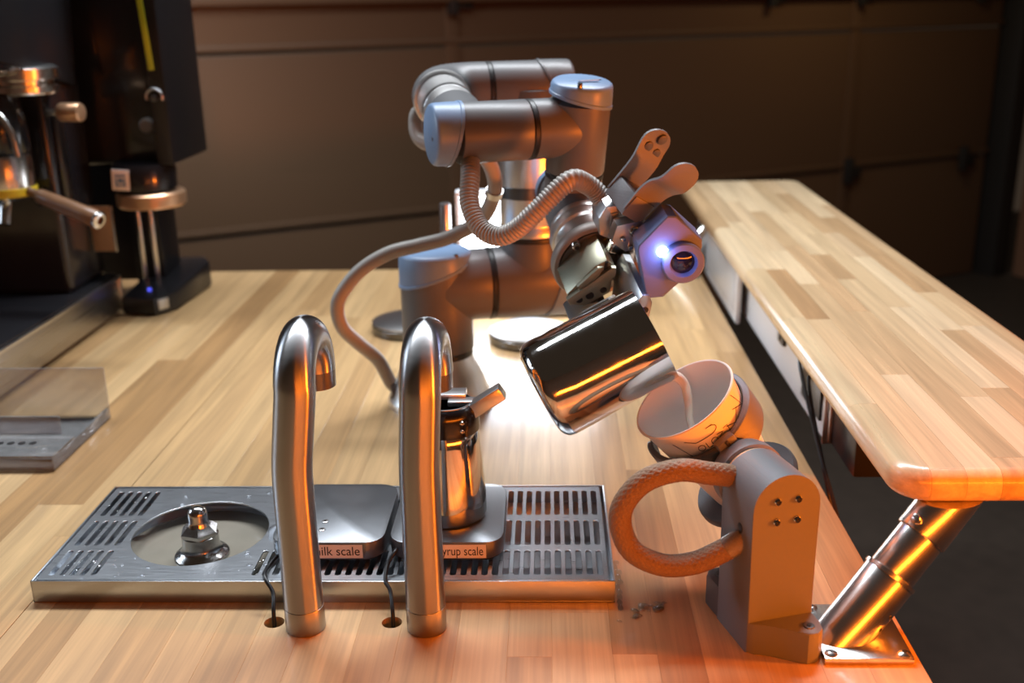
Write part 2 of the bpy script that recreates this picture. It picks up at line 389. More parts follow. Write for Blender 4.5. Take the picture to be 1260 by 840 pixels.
def support(label, px, py, group):
    t = thing('support_leg', label, 'support leg', (px, py, 0), group=group)
    d = V((.60, .26, .70)).normalized(); a0 = V((px+.012, py-.002, .006))
    obj('base_plate', box(NB(), (px+.0205, py, .003), (.066, .074, .006), None, .0015), CHROME, t)
    cc = NB()
    # sleeve is cut level with the plate
    cyl(cc, a0-d*.02, a0+d*.056, .0203, 40, .001); cut(cc, (0, 0, .0062), (0, 0, -1))
    sl = obj('sleeve', cc, CHROME, t)
    for k in (.022, .034):
        side = d.cross(V((0, 1, 0))).normalized(); pp = a0 + d*k + (-side*.55 - V((0, 1, 0))*.83).normalized()*.0200
        obj('set_screw', cyl(NB(), pp, pp + (-side*.55 - V((0, 1, 0))*.83).normalized()*.0012, .0018, 12, .0003), BLACK, sl)
    L = (BZ0-.004-a0.z)/d.z
    obj('sleeve_lip', lathe(NB(), [(.0188, .0), (.0212, .0), (.0212, .003), (.0188, .003)], a0+d*.054, d, 40), CHROME, t)
    obj('tube', cyl(NB(), a0+d*.045, a0+d*(L-.010), .0180, 40, .001), CHROME, t)
    cc = cyl(NB(), a0+d*(L-.034), a0+d*(L+.03), .0200, 40, .001); cut(cc, (0, 0, BZ0-.0002), (0, 0, 1))
    obj('collar', cc, CHROME, t)
    tl = a0 + d*(L-.016) + V((-.016, -.012, .004))
    obj('clamp_screw', cyl(NB(), tl, tl+V((-.005, -.004, .004)), .004, 16, .001), CHROME, t)
    for sx in (-1, 1):
        for sy in (-1, 1):
            q = V((px+.0205+sx*.027, py+sy*.031, .0055)); s = obj('bolt', lathe(NB(), [(0, .0028), (.0025, .0026), (.0048, .0012), (.0052, 0)], q, seg=20), CHROME, t)
            obj('bolt_socket', lathe(NB(), [(0, .0003), (.0019, .0003), (.0019, -.001), (0, -.001)], q+V((0, 0, .0028)), seg=6), BLACK, s)
    return t
support('slanted chrome support leg bolted to the table under the near bar end', .214, .705, 'bar support legs')
support('slanted chrome support leg under the far end of the bar', .214, 1.845, 'bar support legs')

# things under the bar
pb = thing('power_box', 'long white metal power box mounted under the bar counter', 'power box', (.33, 1.5, .01))
obj('housing', box(NB(), (.3295, 1.43, .054), (.058, .72, .094), None, .003), WHITE, pb)
obj('end_plate', box(NB(), (.3295, 1.0685, .052), (.062, .004, .096), None, .001), ALU, pb)
sw = obj('socket', box(NB(), (.2985, 1.285, .060), (.006, .030, .020), None, .002), BLKPL, pb); obj('switch', box(NB(), (.2948, 1.285, .062), (.003, .012, .009), None, .001), DKSTEEL, sw)
obj('vent_plate', box(NB(), (.2990, 1.125, .055), (.004, .085, .060), None, .001), BLKPL, pb)
tb = thing('tablet_panel', 'white framed slim panel leaning under the bar near its far end', 'panel', (.287, 1.74, 0))
obj('frame', box(NB(), (.2865, 1.74, .045), (.007, .42, .088), None, .002), WHITE, tb)
obj('screen', box(NB(), (.2825, 1.74, .048), (.002, .39, .066), None, .0006), nmat('pale_screen', (.62, .66, .72), .25, bump=.02), tb)
obj('grey_back', box(NB(), (.2915, 1.62, .05), (.003, .16, .085), None, .001), DKSTEEL, tb)
kb = thing('black_adapter', 'black power adapter box hanging beside the end of the white power box', 'adapter', (.33, 1.01, .02))
obj('case', box(NB(), (.332, 1.012, .055), (.056, .09, .090), None, .004), BLKPL, kb)
obj('edge_strip', box(NB(), (.3025, 1.054, .055), (.004, .006, .085), None, .001), ALU, kb)
for i, pts in enumerate(([(.2965, 1.13, .072), (.2825, 1.125, .082), (.280, 1.08, .06), (.290, 1.03, .0), (.300, .98, -.06), (.306, .97, -.16)],
                         [(.2965, 1.10, .066), (.286, 1.095, .070), (.2875, 1.06, .03), (.2985, 1.02, -.04), (.312, 1.01, -.12), (.33, 1.02, -.2)])):
    single('power_cable', tube(NB(), catmull(pts, 8), .0022, 8), BLACK, ('thin black cable looping down from the white power box, left one', 'thin black cable looping down from the white power box, right one')[i], 'cable', pts[0], 'cables under the bar')
# ================================================================ drip tray
X0, X1, Y0, Y1, ZT = -.4362, .0518, .7525, .9325, .020
tray = thing('drip_tray', 'wide stainless drip tray with slotted cover and round rinser opening', 'tray', ((X0+X1)/2, (Y0+Y1)/2, 0))
t_ = .0016; bm = NB()
box(bm, ((X0+X1)/2, (Y0+Y1)/2, .0012), (X1-X0, Y1-Y0, .002), None, .0004)
for c, s in ((((X0+X1)/2, Y0+t_/2, ZT/2+.0002), (X1-X0, t_, ZT)), (((X0+X1)/2, Y1-t_/2, ZT/2+.0002), (X1-X0, t_, ZT)), ((X0+t_/2, (Y0+Y1)/2, ZT/2+.0002), (t_, Y1-Y0, ZT)), ((X1-t_/2, (Y0+Y1)/2, ZT/2+.0002), (t_, Y1-Y0, ZT))): box(bm, c, s, None, .0003)
obj('pan', bm, STEELX, tray)
WC, WR = (-.3190, .8385), .0608
outer = rrect(X0+.0038, Y0+.0030, X1-.0050, Y1-.0036, .002, 3)
loops = [outer, [(WC[0]+WR*cos(2*pi*i/64), WC[1]+WR*sin(2*pi*i/64)) for i in range(64)]]
ROWS = ((.7625, .8045), (.8135, .8600), (.8700, .9210))
def slot(x, ya, yb, w=.0056): loops.append(rrect(x-w/2, ya, x+w/2, yb, w*.48, 4))
for k in range(5):
    for ya, yb in ROWS: slot(-.4235+.0090*k, ya, yb)
k = 0; x = .0405
while x > -.256:
    for j, (ya, yb) in enumerate(ROWS):
        if j == 0 or x > -.244: slot(x, ya, yb)
    x -= .0088; k += 1
pl = curve_mesh('cover_plate', loops, .0012, .0002); bmx = bm_from(pl, Matrix.Translation((0, 0, ZT-.0009)))
obj('cover_plate', bmx, STEELX, tray, angle=30)
liq = NB(); lathe(liq, [(0, 0), (.070, 0), (.0745, -.0003), (.076, -.0012)], (WC[0], WC[1], .0034), seg=48); lq = obj('milky_water', liq, MILKW, tray); lq['label'] = 'cloudy milk water standing in the rinser well'
NOZ = nmat('nozzle_steel', (.52, .51, .50), .2, 1, bump=.02, rvar=.05)
RC = (-.3155, .826, .004)
nz_ = NB(); lathe(nz_, [(0, 0), (.0238, 0), (.0240, .0016), (.0228, .0030), (.0195, .0045), (.0172, .0072), (.0163, .0110), (.0162, .0205), (.0150, .0212)], RC, seg=40); nzo = obj('nozzle_base', nz_, NOZ, tray)
hx = NB(); lathe(hx, [(.0150, .0208), (.0172, .0214), (.0174, .0248), (.0128, .0290), (.0095, .0312), (.0080, .0316)], RC, seg=6, up=(.3, 1, 0)); obj('hex_nut', hx, NOZ, tray, angle=20)
tp = NB(); lathe(tp, [(.0105, .0290), (.0092, .0325), (.0086, .0345), (.0086, .0400), (.0078, .0440), (.0050, .0466), (.0022, .0474), (.0010, .0474), (.0010, .0462), (0, .0462)], RC, seg=28); tpo = obj('nozzle_tip', tp, NOZ, tray)
# water drops: too small to pick apart
bm = NB(); k = 0
while k < 75:
    x = rnd.uniform(X0+.01, -.235); y = rnd.uniform(Y0+.005, Y1-.006)
    if math.hypot(x-WC[0], y-WC[1]) < WR+.0025 or rnd.random() > (.95 if y < .80 else .35): continue
    r = rnd.choice((.0006, .0009, .0012, .0017, .0024)); 
    M = Matrix.Translation((x, y, ZT-.0002)) @ Matrix.Rotation(rnd.random()*6, 4, 'Z') @ Matrix.Diagonal((r*rnd.uniform(.8, 1.5), r*rnd.uniform(.8, 1.2), r*.45, 1))
    bmesh.ops.create_icosphere(bm, subdivisions=2, radius=1, matrix=M); k += 1
tag(obj('water_drops', bm, WATER), 'scattered clear water drops on the left part of the drip tray cover', 'water drops', kind='stuff')
bm = NB()
for i in range(26):
    a = rnd.random(); x = .060 + a*.032 + rnd.gauss(0, .003); y = .728 + a*.024 + rnd.gauss(0, .004); r = rnd.choice((.001, .0016, .0025, .0035))
    M = Matrix.Translation((x, y, .0002)) @ Matrix.Rotation(rnd.random()*6, 4, 'Z') @ Matrix.Diagonal((r*rnd.uniform(.8, 2.0), r, r*.40, 1))
    bmesh.ops.create_icosphere(bm, subdivisions=2, radius=1, matrix=M)
for i in range(10):
    M = Matrix.Translation((.0545+rnd.random()*.004, .745+i*.008, .0002)) @ Matrix.Diagonal((.0022, .005, .0006, 1)); bmesh.ops.create_icosphere(bm, subdivisions=2, radius=1, matrix=M)
tag(obj('water_splash', bm, WATER), 'small clear water splash on the table at the right corner of the drip tray', 'water', kind='stuff')
bm = NB(); prism(bm, [(-.2495+.0075*cos(a)*(1+.2*sin(3*a)), .838+.016*sin(a)) for a in [2*pi*i/28 for i in range(28)]], ZT-.0002, ZT+.0012, bev=.0008)
tag(obj('water_puddle', bm, WATER), 'small clear puddle at the right rim of the rinser opening', 'water', kind='stuff')

# ================================================================ scales
def scale(x0, x1, y0, y1, txt, label, lx0, lx1, screws):
    t = thing('scale', label, 'scale', ((x0+x1)/2, (y0+y1)/2, ZT), group='scales on the drip tray')
    obj('platform', prism(NB(), rrect(x0, y0, x1, y1, .017, 8), .0245, .040, bev=.0008), STEELX if False else ALUB, t, angle=30)
    obj('base', prism(NB(), rrect(x0+.004, y0+.004, x1-.004, y1-.004, .014, 6), .0215, .0247), BLKPL, t)
    for fx in (x0+.018, x1-.018):
        for fy in (y0+.018, y1-.018): obj('foot', cyl(NB(), (fx, fy, ZT), (fx, fy, .0217), .006, 16, .0004), BLACK, t)
    lb = obj('name_label', box(NB(), ((lx0+lx1)/2, y0-.00025, .0318), (lx1-lx0, .0005, .0125), None, 0), LABEL, t); lb['label'] = 'white sticker reading "%s"' % txt
    me = text_mesh(txt, .0118, .00008); w_ = max(v.co.x for v in me.vertices); k = (lx1-lx0-.005)/w_
    obj('lettering', bm_from(me, Mat(V((1, 0, 0)), V((0, 0, 1)), V((0, -1, 0)), (lx0+.0025, y0-.0006, .0318)) @ Matrix.Diagonal((k, 1, 1, 1))), INK, lb, smooth=False)
    for sx, sy in screws:
        s = obj('screw', cyl(NB(), (sx, sy, .0398), (sx, sy, .0407), .0030, 18, .0003), ALU, t); obj('screw_hole', cyl(NB(), (sx, sy, .0405), (sx, sy, .0409), .0012, 10, .0001), BLACK, s)
    return t
ALUB = nmat('scale_grey', (.20, .21, .225), .34, .85, bump=.004, bscale=(25, 25, 25), rvar=.03)
scale(-.2405, -.1435, .7815, .8950, 'milk scale', 'grey rounded scale with white "milk scale" sticker behind the left faucet', -.2068, -.1605, ((-.1997, .8195), (-.1995, .8045)))
scale(-.1385, -.0415, .7815, .8950, 'syrup scale', 'grey rounded scale with white "syrup scale" sticker under the small pitcher', -.0985, -.0555, ())
for pts, lab in (([(-.236, .790, .0235), (-.240, .772, .0225), (-.2375, .752, .0245), (-.2285, .741, .016), (-.2255, .727, .004), (-.2245, .7235, -.03)], 'thin black cable from the milk scale down into the left table hole'),
                 ([(-.134, .786, .030), (-.131, .774, .0365), (-.1365, .765, .030), (-.137, .750, .0225), (-.132, .742, .017), (-.1285, .727, .004), (-.129, .7235, -.03)], 'thin black cable from the syrup scale down into the right table hole')):
    single('scale_cable', tube(NB(), catmull(pts, 8), .0017, 10), BLACK, lab, 'cable', pts[0], 'scale cables')

# ================================================================ faucets
def faucet(bx, by, lean, tipx, ztop, label):
    t = thing('gooseneck_faucet', label, 'faucet', (bx, by, 0), group='gooseneck faucets')
    r = .0155; R = .0340; zc = ztop - R
    pts = [V((bx, by, .021)), V((bx, by, .06)), V((bx, by, .11)), V((bx+lean*.08, by, .140)), V((bx+lean*.45, by, .165))]
    for i in range(0, 17):
        a = pi*i/16; pts.append(V((bx+lean+(tipx-bx-lean)*i/16, by+R-R*cos(a), zc+R*sin(a))))
    pts.append(V((tipx, by+2*R, zc-.004)))
    obj('spout_tube', tube(NB(), catmull(pts, 4), r, 40), STEEL, t, angle=60)
    obj('base_sleeve', cyl(NB(), (bx, by, 0), (bx, by, .0208), .01575, 40, .0006), nmat_sleeve, t)
    obj('outlet_tip', lathe(NB(), [(0, .004), (.0105, .004), (.0118, -.001), (.0150, 0), (.0152, .010), (.0153, .016)], (tipx, by+2*R, zc-.0180), (0, 0, 1), 32), DKSTEEL, t)
nmat_sleeve = nmat('sleeve_steel', (.36, .35, .34), .36, 1, bump=.06, bscale=(900, 900, 6), rvar=.06)
faucet(-.1972, .7170, .0075, -.1885, .2330, 'brushed steel gooseneck faucet in front of the milk scale, left of two')
faucet(-.1000, .7170, .0035, -.0935, .2305, 'brushed steel gooseneck faucet in front of the syrup scale, right of two')

# ================================================================ small syrup pitcher
sx, sy, sz = -.0905, .8350, .0402
sp = thing('syrup_pitcher', 'small polished steel pitcher with dark band standing on the syrup scale', 'pitcher', (sx, sy, sz))
obj('body', lathe(NB(), [(0, .0), (.0285, 0), (.0315, .0012), (.0330, .0045), (.0328, .02), (.0308, .05), (.0288, .072), (.0278, .082), (.0268, .0835), (.0262, .08), (.0285, .05), (.031, .006), (0, .004)], (sx, sy, sz), seg=56), POLISH, sp)
obj('dark_band', lathe(NB(), [(.0270, .0825), (.0288, .0825), (.0290, .085), (.0288, .097), (.0280, .1015), (.0260, .1052), (.0236, .1066), (.0230, .1040), (.0262, .0825)], (sx, sy, sz), seg=48), BLKMET, sp)
obj('lid_rim', lathe(NB(), [(.0218, .1040), (.0238, .1056), (.0234, .1072), (.0222, .1074), (.0214, .1060)], (sx, sy, sz), seg=48), DKSTEEL, sp)
Rg = Matrix.Rotation(radians(-33), 3, 'Y')
obj('grip_block', box(NB(), (sx+.0355, sy-.004, sz+.1085), (.034, .016, .0125), Rg, .0018), ALU, sp)
obj('grip_arm', box(NB(), (sx+.015, sy+.002, sz+.1055), (.026, .012, .005), None, .0012), ALU, sp)
obj('flat_tab', box(NB(), (sx+.001, sy+.014, sz+.1085), (.032, .018, .005), None, .001), ALU, sp)
for dz in (.0, .0075):
    obj('rivet', lathe(NB(), [(0, .0016), (.0016, .0012), (.0022, 0)], (sx+.0158, sy-.0240, sz+.0885+dz), V((.55, -.83, 0)), 14), POLISH, sp)

# ================================================================ clear acrylic stand
ac = thing('acrylic_stand', 'low clear acrylic stand with upright panels at the left edge', 'stand', (-.63, 1.09, 0))
def acb(n, c, s, bev=.0006): return obj(n, box(NB(), c, s, None, bev), ACRYL, ac)
acb('floor_sheet', (-.6155, 1.088, .0025), (.157, .152, .003)); acb('front_wall', (-.6155, 1.0130, .0080), (.157, .003, .0135)); acb('side_wall', (-.5385, 1.088, .0080), (.003, .148, .0135))
acb('top_sheet', (-.6155, 1.040, .0165), (.157, .056, .003)); acb('back_panel', (-.6170, 1.1640, .0330), (.160, .003, .0650)); acb('middle_panel', (-.6250, 1.0800, .0260), (.135, .003, .022))
for i in range(9):
    obj('drain_hole', lathe(NB(), [(0, 0), (.0042, 0), (.0042, .0004), (0, .0004)], (-.575-.0125*i, 1.047, .0180), seg=16), BLACK, ac)
# ================================================================ cup station: printed pedestal with tilting clamp
PA = radians(16.9); P0 = V((.1720, .6910, 0))
ped = thing('cup_tilter', 'grey printed pedestal with tilting cup clamp at the front right', 'cup holder', P0, PA)
MU = Mat(V((1, 0, 0)), V((0, 0, 1)), V((0, 1, 0)), (0, 0, 0))
arc = [(.027*cos(a), .117+.027*sin(a)) for a in [pi*i/20 for i in range(21)]]
obj('pedestal_body', prism(NB(), [(-.027, 0), (.027, 0)] + arc, 0, .050, MU, .0012), PRINT, ped, local=True)
obj('front_foot', prism(NB(), [(-.0268, .001), (.0268, .001), (.0262, -.012), (.0235, -.022), (.0175, -.0265), (.0095, -.0265), (.0035, -.0215), (-.010, -.0085), (-.0225, -.004)], 0, .026, bev=.0015), PRINT, ped, local=True)
obj('rear_foot', prism(NB(), [(-.0269, .049), (.022, .049), (.010, .062), (-.004, .074), (-.013, .079), (-.022, .078), (-.0269, .071)], 0, .028, bev=.0025), PRINTD, ped, local=True)
for u, v, z in ((.0150, -.0165, .0252), (-.0165, .0665, .0272)):
    s = obj('foot_screw', lathe(NB(), [(0, .0018), (.0040, .0016), (.0046, 0)], (u, v, z), seg=20), DKSTEEL, ped, local=True)
    obj('socket', lathe(NB(), [(0, .0003), (.0020, .0003), (.0020, -.001), (0, -.001)], (u, v, z+.0018), seg=6), BLACK, s, local=True)
for u in (-.0083, .0083):
    for z in (.1075, .1240):
        s = obj('face_screw', lathe(NB(), [(0, .0022), (.0022, .0021), (.0031, .0010), (.0033, -.0005)], (u, .0, z), (0, -1, 0), 20), POLISH, ped, local=True)
        obj('socket', lathe(NB(), [(0, .0003), (.0014, .0003), (.0014, -.001), (0, -.001)], (u, -.0022, z), (0, -1, 0), 6), BLACK, s, local=True)
obj('cable_hole', lathe(NB(), [(0, .0004), (.0036, .0004), (.0042, 0), (.0042, -.002)], (-.0270, .019, .0960), (-1, 0, 0), 20), BLACK, ped, local=True)
obj('lit_pivot_gap', cyl(NB(), (0, .049, .117), (0, .0535, .117), .0262, 40, .0004), COPPER_TONE, ped, local=True)  # copper tone stands in for orange light showing in the gap
obj('pivot_hub', lathe(NB(), [(0, .0), (.0265, 0), (.0282, .0018), (.0282, .0125), (.0272, .0165), (.022, .022), (.012, .0245), (0, .0245)], (0, .0530, .117), (0, 1, 0), 44), PRINT, ped, local=True)
AL = radians(35.6); CA = V((-sin(AL), 0, cos(AL))); CE1 = V((0, -1, 0)); CE2 = V((cos(AL), 0, sin(AL))); CC = V((-.001, .1195, .1225))
def cpt(th, r, h): return CC + CA*h + (CE1*cos(th) + CE2*sin(th))*r
# curved clamp arms, one to each side of the hub
def clamp_arm(sgn, a_end, h0a, h1a, h0b, h1b, out=.0025):
    bm = NB(); n = 22; R = []
    for i in range(n+1):
        q = i/n; th = sgn*a_end*q; e = 1.0 if q < .86 else math.sqrt(max(.0, 1-((q-.86)/.14)**2))*.8+.2
        lo, hi = h0a+(h0b-h0a)*q, h1a+(h1b-h1a)*q; mid = (lo+hi)/2; lo, hi = mid+(lo-mid)*e, mid+(hi-mid)*e
        w = .0072-.0022*q; ri = .0402+.06*(mid-.012)+out*q; b = .0012
        R.append([bm.verts.new(cpt(th, rr, hh)) for rr, hh in ((ri, lo+b), (ri+b, lo), (ri+w-b, lo), (ri+w, lo+b), (ri+w, hi-b), (ri+w-b, hi), (ri+b, hi), (ri, hi-b))])
    for A, B in zip(R, R[1:]):
        for k in range(8): bm.faces.new((A[k], A[(k+1) % 8], B[(k+1) % 8], B[k]))
    bm.faces.new(R[0][::-1]); bm.faces.new(R[-1]); return bm
obj('clamp_arm', clamp_arm(1, radians(128), -.003, .024, .012, .036), PRINT, ped, local=True)
obj('clamp_arm', clamp_arm(-1, radians(122), -.003, .022, .014, .028, .004), PRINTD, ped, local=True)
RC3 = Matrix((CE2, -CE1, CA)).transposed()
obj('clamp_spine', box(NB(), cpt(0, .0465, -.016), (.017, .010, .088), RC3, .003), PRINT, ped, local=True)
sl = obj('clamp_slot', box(NB(), cpt(0, .0520, .018), (.0030, .0025, .018), RC3, .0006), BLACK, ped, local=True)
obj('cup_plate', lathe(NB(), [(0, -.010), (.036, -.010), (.0445, -.0085), (.0465, -.006), (.0465, -.002), (.0452, 0), (.042, -.0012), (0, -.0014)], CC - CA*.0512, CA, 52), PRINTD, ped, local=True)
# paper cup
def Lw(p): return wloc(ped) @ p
CWA = (wloc(ped).to_3x3() @ CA).normalized(); CWC = Lw(CC)
cup = thing('paper_cup', 'white paper cup with black line print tilted in the printed clamp', 'cup', CWC - CWA*.050)
def cupr(h): return .0295 + (h+.05)*.141
obj('cup_wall', lathe(NB(), [(0, -.0465), (.0288, -.0465), (.0290, -.0500), (.0297, -.0500), (cupr(.047), .047), (.0443, .0482), (.0450, .0495), (.0443, .0507), (.0432, .0503), (.0427, .0488), (.0286, -.0455), (0, -.0455)], CWC, CWA, 64), PAPER, cup)
obj('milk_pool', lathe(NB(), [(0, 0), (.0308, 0), (.0298, -.006), (0, -.006)], CWC - CWA*.034, CWA, 40), MILK, cup)
def ink(polys, wd=.0006):
    bm = NB()
    for P in polys:
        pts = []
        for (a, h), (a2, h2) in zip(P, P[1:]):
            n = max(2, int(abs(a2-a)/4)+1)
            for i in range(n): pts.append((a+(a2-a)*i/n, h+(h2-h)*i/n))
        pts.append(P[-1]); V3 = [Lw(cpt(radians(a), cupr(h)+.00035, h)) for a, h in pts]; rows = []
        for i, p in enumerate(V3):
            tn = (V3[min(i+1, len(V3)-1)]-V3[max(i-1, 0)]).normalized(); th = radians(pts[i][0]); nr = (wloc(ped).to_3x3() @ (CE1*cos(th)+CE2*sin(th))).normalized()
            sd = tn.cross(nr).normalized()*wd/2; rows.append((bm.verts.new(p-sd), bm.verts.new(p+sd)))
        for A, B in zip(rows, rows[1:]): bm.faces.new((A[0], A[1], B[1], B[0]))
    return bm
def circ(a0, h0, ra, rh, t0, t1, n=12): return [(a0+ra*cos(radians(t0+(t1-t0)*i/n)), h0+rh*sin(radians(t0+(t1-t0)*i/n))) for i in range(n+1)]
polys = [[(38, .046), (52, .026), (66, .046)], [(30, .036), (50, .028)], [(52, .026), (54, .005)], [(66, .046), (80, .026)], [(12, .030), (26, .025), (38, .034)], [(26, .025), (26, .010)], [(80, .026), (78, 0), (92, -.02)],
         [(-36, .0395), (-26, .034), (-6, .034)] + circ(-6, .038, 9, .004, -90, 90)[1:], [(0, .042), (-8, .042)],
         circ(-24, .0265, 4, .003, 0, 360), [(-17, .0295), (-17, .0235), (-12, .0235)], circ(-7, .0265, 4, .0032, -90, 250), [(-2, .0305), (6, .0295), (-1, .026), (6, .0235), (-2, .0225)], [(8, .031), (14, .031), (14, .024)],
         [(-50, .040), (-40, .022), (-55, .012)], circ(-8, -.022, 10, .008, 40, 330), circ(8, -.024, 7, .006, 0, 260), [(-30, -.01), (-20, -.03)], [(40, -.01), (55, -.03), (70, -.024)]]
obj('printed_lines', ink(polys), INK, cup, smooth=False)
# braided hose looping from the hub to the pedestal
bp = [(.1580, .744, .1080), (.1470, .734, .1185), (.1365, .727, .1265), (.120, .722, .1310), (.095, .718, .1355), (.068, .716, .1260), (.0525, .716, .1010), (.0600, .714, .0720), (.0840, .712, .0590), (.1080, .709, .0620), (.1270, .706, .0730), (.1430, .7045, .0840), (.1530, .7050, .0900)]
pts = resample(catmull(bp, 12), .0011); r0 = .0086
hb = tube(NB(), pts, r0, 48); hb.verts.ensure_lookup_table()
for i in range(len(pts)):
    for k in range(48):
        v = hb.verts[i*48+k]; nrm = (v.co-pts[i]).normalized(); th = 2*pi*k/48; s_ = i*.0011
        v.co += nrm*.00055*(max(sin(12*th+s_*1150), sin(12*th-s_*1150))-.4)
single('braided_hose', hb, BRAID, 'copper coloured braided hose looping beside the printed pedestal', 'hose', bp[-1])
for q0, q1 in ((pts[8], pts[22]), (pts[-22], pts[-9])):
    single('hose_sleeve', tube(NB(), catmull([q0, q0.lerp(q1, .5)+V((0, 0, .0004)), q1], 4), .0091, 18), ACRYL, 'clear shrink sleeve on the %s end of the braided hose' % ('upper' if q0 == pts[8] else 'lower'), 'sleeve', q0, 'hose sleeves')

# ================================================================ big milk pitcher
PD = V((.0912, .012, .0470)).normalized(); PBs = V((-.0087, .8200, .1590)); PS = (V((0, 0, -1)) - PD*(-PD.z)).normalized()
mp_ = thing('milk_pitcher', 'large polished steel milk pitcher tipped sideways in the gripper', 'pitcher', PBs)
prof = [(0, .0), (.030, 0), (.0365, .0006), (.0405, .0028), (.0430, .0065), (.0438, .0115), (.0437, .03), (.0428, .06), (.0420, .085), (.0417, .1055), (.0416, .1075), (.0408, .1078), (.0406, .1055), (.0416, .06), (.0420, .012), (.036, .003), (0, .0022)]
bm = lathe(NB(), prof, PBs, PD, 72)
for v in bm.verts:
    d = v.co - PBs; h = d.dot(PD); rad = d - PD*h
    if h > .078 and rad.length > .03:
        k = ((h-.078)/.030)**2 * max(0, rad.normalized().dot(PS))**5
        v.co += PS*.0030*k + PD*.0020*k
obj('body', bm, POLISH, mp_, angle=50)
ms = NB(); lathe(ms, [(0, 0), (.0400, 0), (.0400, -.002), (0, -.002)], PBs + PD*.086, (PD*.9+PS*-.0).normalized(), 40); obj('milk_inside', ms, MILK, mp_)
RB = Matrix((PD, (PD.cross(PS)).normalized(), -PS)).transposed()
obj('grip_plate', box(NB(), PBs + PD*.070 + V((0, .034, .0)) - PS*.0345, (.030, .022, .003), RB @ Matrix.Rotation(radians(-20), 3, 'X'), .0008), ALU, mp_)
obj('grip_bracket', box(NB(), PBs + PD*.074 + V((0, .0480, .0)) - PS*.006, (.034, .018, .050), RB, .002), ALU, mp_)
sp_ = [(.0985, .8200, .1740), (.1055, .8160, .1745), (.1115, .8120, .1680), (.1135, .8030, .1560), (.1160, .8040, .1380), (.1280, .8065, .1060)]
P_ = catmull(sp_, 8); single('milk_stream', tube(NB(), P_, [.0048-.0022*i/(len(P_)-1) for i in range(len(P_))], 14), MILK, 'thin stream of milk falling from the tipped pitcher into the cup', 'milk', sp_[0])
# ================================================================ robot arm
PSI = radians(14); RX = V((cos(PSI), sin(PSI), 0)); RF = V((sin(PSI), -cos(PSI), 0)); UZ = V((0, 0, 1)); RBs = V((-.1375, 1.2200, 0))
rob = thing('tabletop_robot', 'six jointed grey robot arm with blue caps standing mid table', 'robot arm', RBs)
def rp(k, z, f=0.0): return RBs + RX*k + RF*f + UZ*z
def cap(c, axis, r, h, slant, sdir, seg=44):
    """lid: domed top h above c, skirt edge slanted (+slant towards sdir)"""
    axis = V(axis).normalized(); sdir = (V(sdir) - axis*V(sdir).dot(axis)).normalized(); bm = NB()
    lathe(bm, [(r*.985, .0), (r*1.02, .0005), (r*1.025, .0035), (r*1.0, .0042), (r, .0075), (r*.985, h-.0045), (r*.955, h-.0018), (r*.88, h), (0, h+.0006)], c, axis, seg)
    for v in bm.verts:
        d = v.co - V(c); ha = d.dot(axis)
        if ha < .006: v.co += axis*slant*(d.dot(sdir)/r)
    return bm
def ring(c, axis, r, w): return lathe(NB(), [(r-.006, 0), (r-.001, 0), (r, .001), (r, w-.001), (r-.001, w), (r-.006, w)], c, axis, 44)
def screw(c, axis, r, parent):
    o = obj('cap_screw', lathe(NB(), [(0, .001), (r*.8, .0009), (r, 0), (r, -.004)], c, axis, 16), DKSTEEL, parent)
# base
obj('base', lathe(NB(), [(0, 0), (.0660, 0), (.0665, .004), (.0650, .009), (.0620, .012), (.0590, .022), (.0520, .038), (.0445, .053), (.0420, .062), (.036, .064)], RBs, UZ, 52), TUBEM, rob)
for a in (20, 110, 200, 290):
    q = RBs + V((cos(radians(a))*.0600, sin(radians(a))*.0600, .0105)); obj('base_bolt', lathe(NB(), [(0, .004), (.004, .0035), (.0045, 0)], q, seg=16), DKSTEEL, rob)
obj('joint_ring', ring(rp(0, .0620), UZ, .0425, .0075), BLACK, rob)
sh = NB(); lathe(sh, [(.036, .0690), (.0420, .0692), (.0435, .0710), (.0435, .17), (.030, .178), (0, .178)], RBs, UZ, 52); cyl(sh, rp(.004, .147), rp(.0620, .147), .0435, 52, .001)
obj('base_joint', sh, ROBOT, rob)
c1 = obj('joint_cap', cap(rp(0, .1640), UZ, .0445, .0285, .0150, RX), CAPB, rob); c1['label'] = 'blue-grey slanted lid on the base joint'
screw(rp(.020, .1925, .034)*1, UZ, .003, c1)
obj('joint_ring', ring(rp(.0620, .147), RX, .0442, .0070), BLACK, rob)
sh = cyl(NB(), rp(.0690, .147), rp(.1450, .147), .0440, 52, .0012); cyl(sh, rp(.119, .147), rp(.119, .2000), .0395, 44, .001)
obj('shoulder_joint', sh, ROBOT, rob)
obj('joint_cap', cap(rp(.1440, .147), RX, .0448, .0300, .0120, UZ), CAPB, rob)
obj('joint_ring', ring(rp(.119, .2000), UZ, .0402, .0065), BLACK, rob)
obj('arm_foot', lathe(NB(), [(.036, .2065), (.0398, .2068), (.0402, .2120), (.0376, .2165), (.0372, .2200)], rp(.119, 0), UZ, 44), TUBEM, rob)
obj('upper_arm_tube', cyl(NB(), rp(.119, .2180), rp(.119, .3480), .0370, 48, .0005), TUBEM, rob)
obj('tube_band', lathe(NB(), [(.0370, .2520), (.0384, .2522), (.0384, .2660), (.0370, .2662)], rp(.119, 0), UZ, 48), DKSTEEL, rob)
ZE = .3775
sh = cyl(NB(), rp(.0735, ZE), rp(.1460, ZE), .0322, 48, .0012); cyl(sh, rp(.119, .335), rp(.119, ZE), .0372, 44, .001)
obj('elbow_joint', sh, ROBOT, rob)
obj('joint_cap', cap(rp(.1400, ZE), RX, .0330, .0285, .0130, -UZ), ROBOT, rob)
obj('joint_ring', ring(rp(.0672, ZE), RX, .0326, .0060), BLACK, rob)
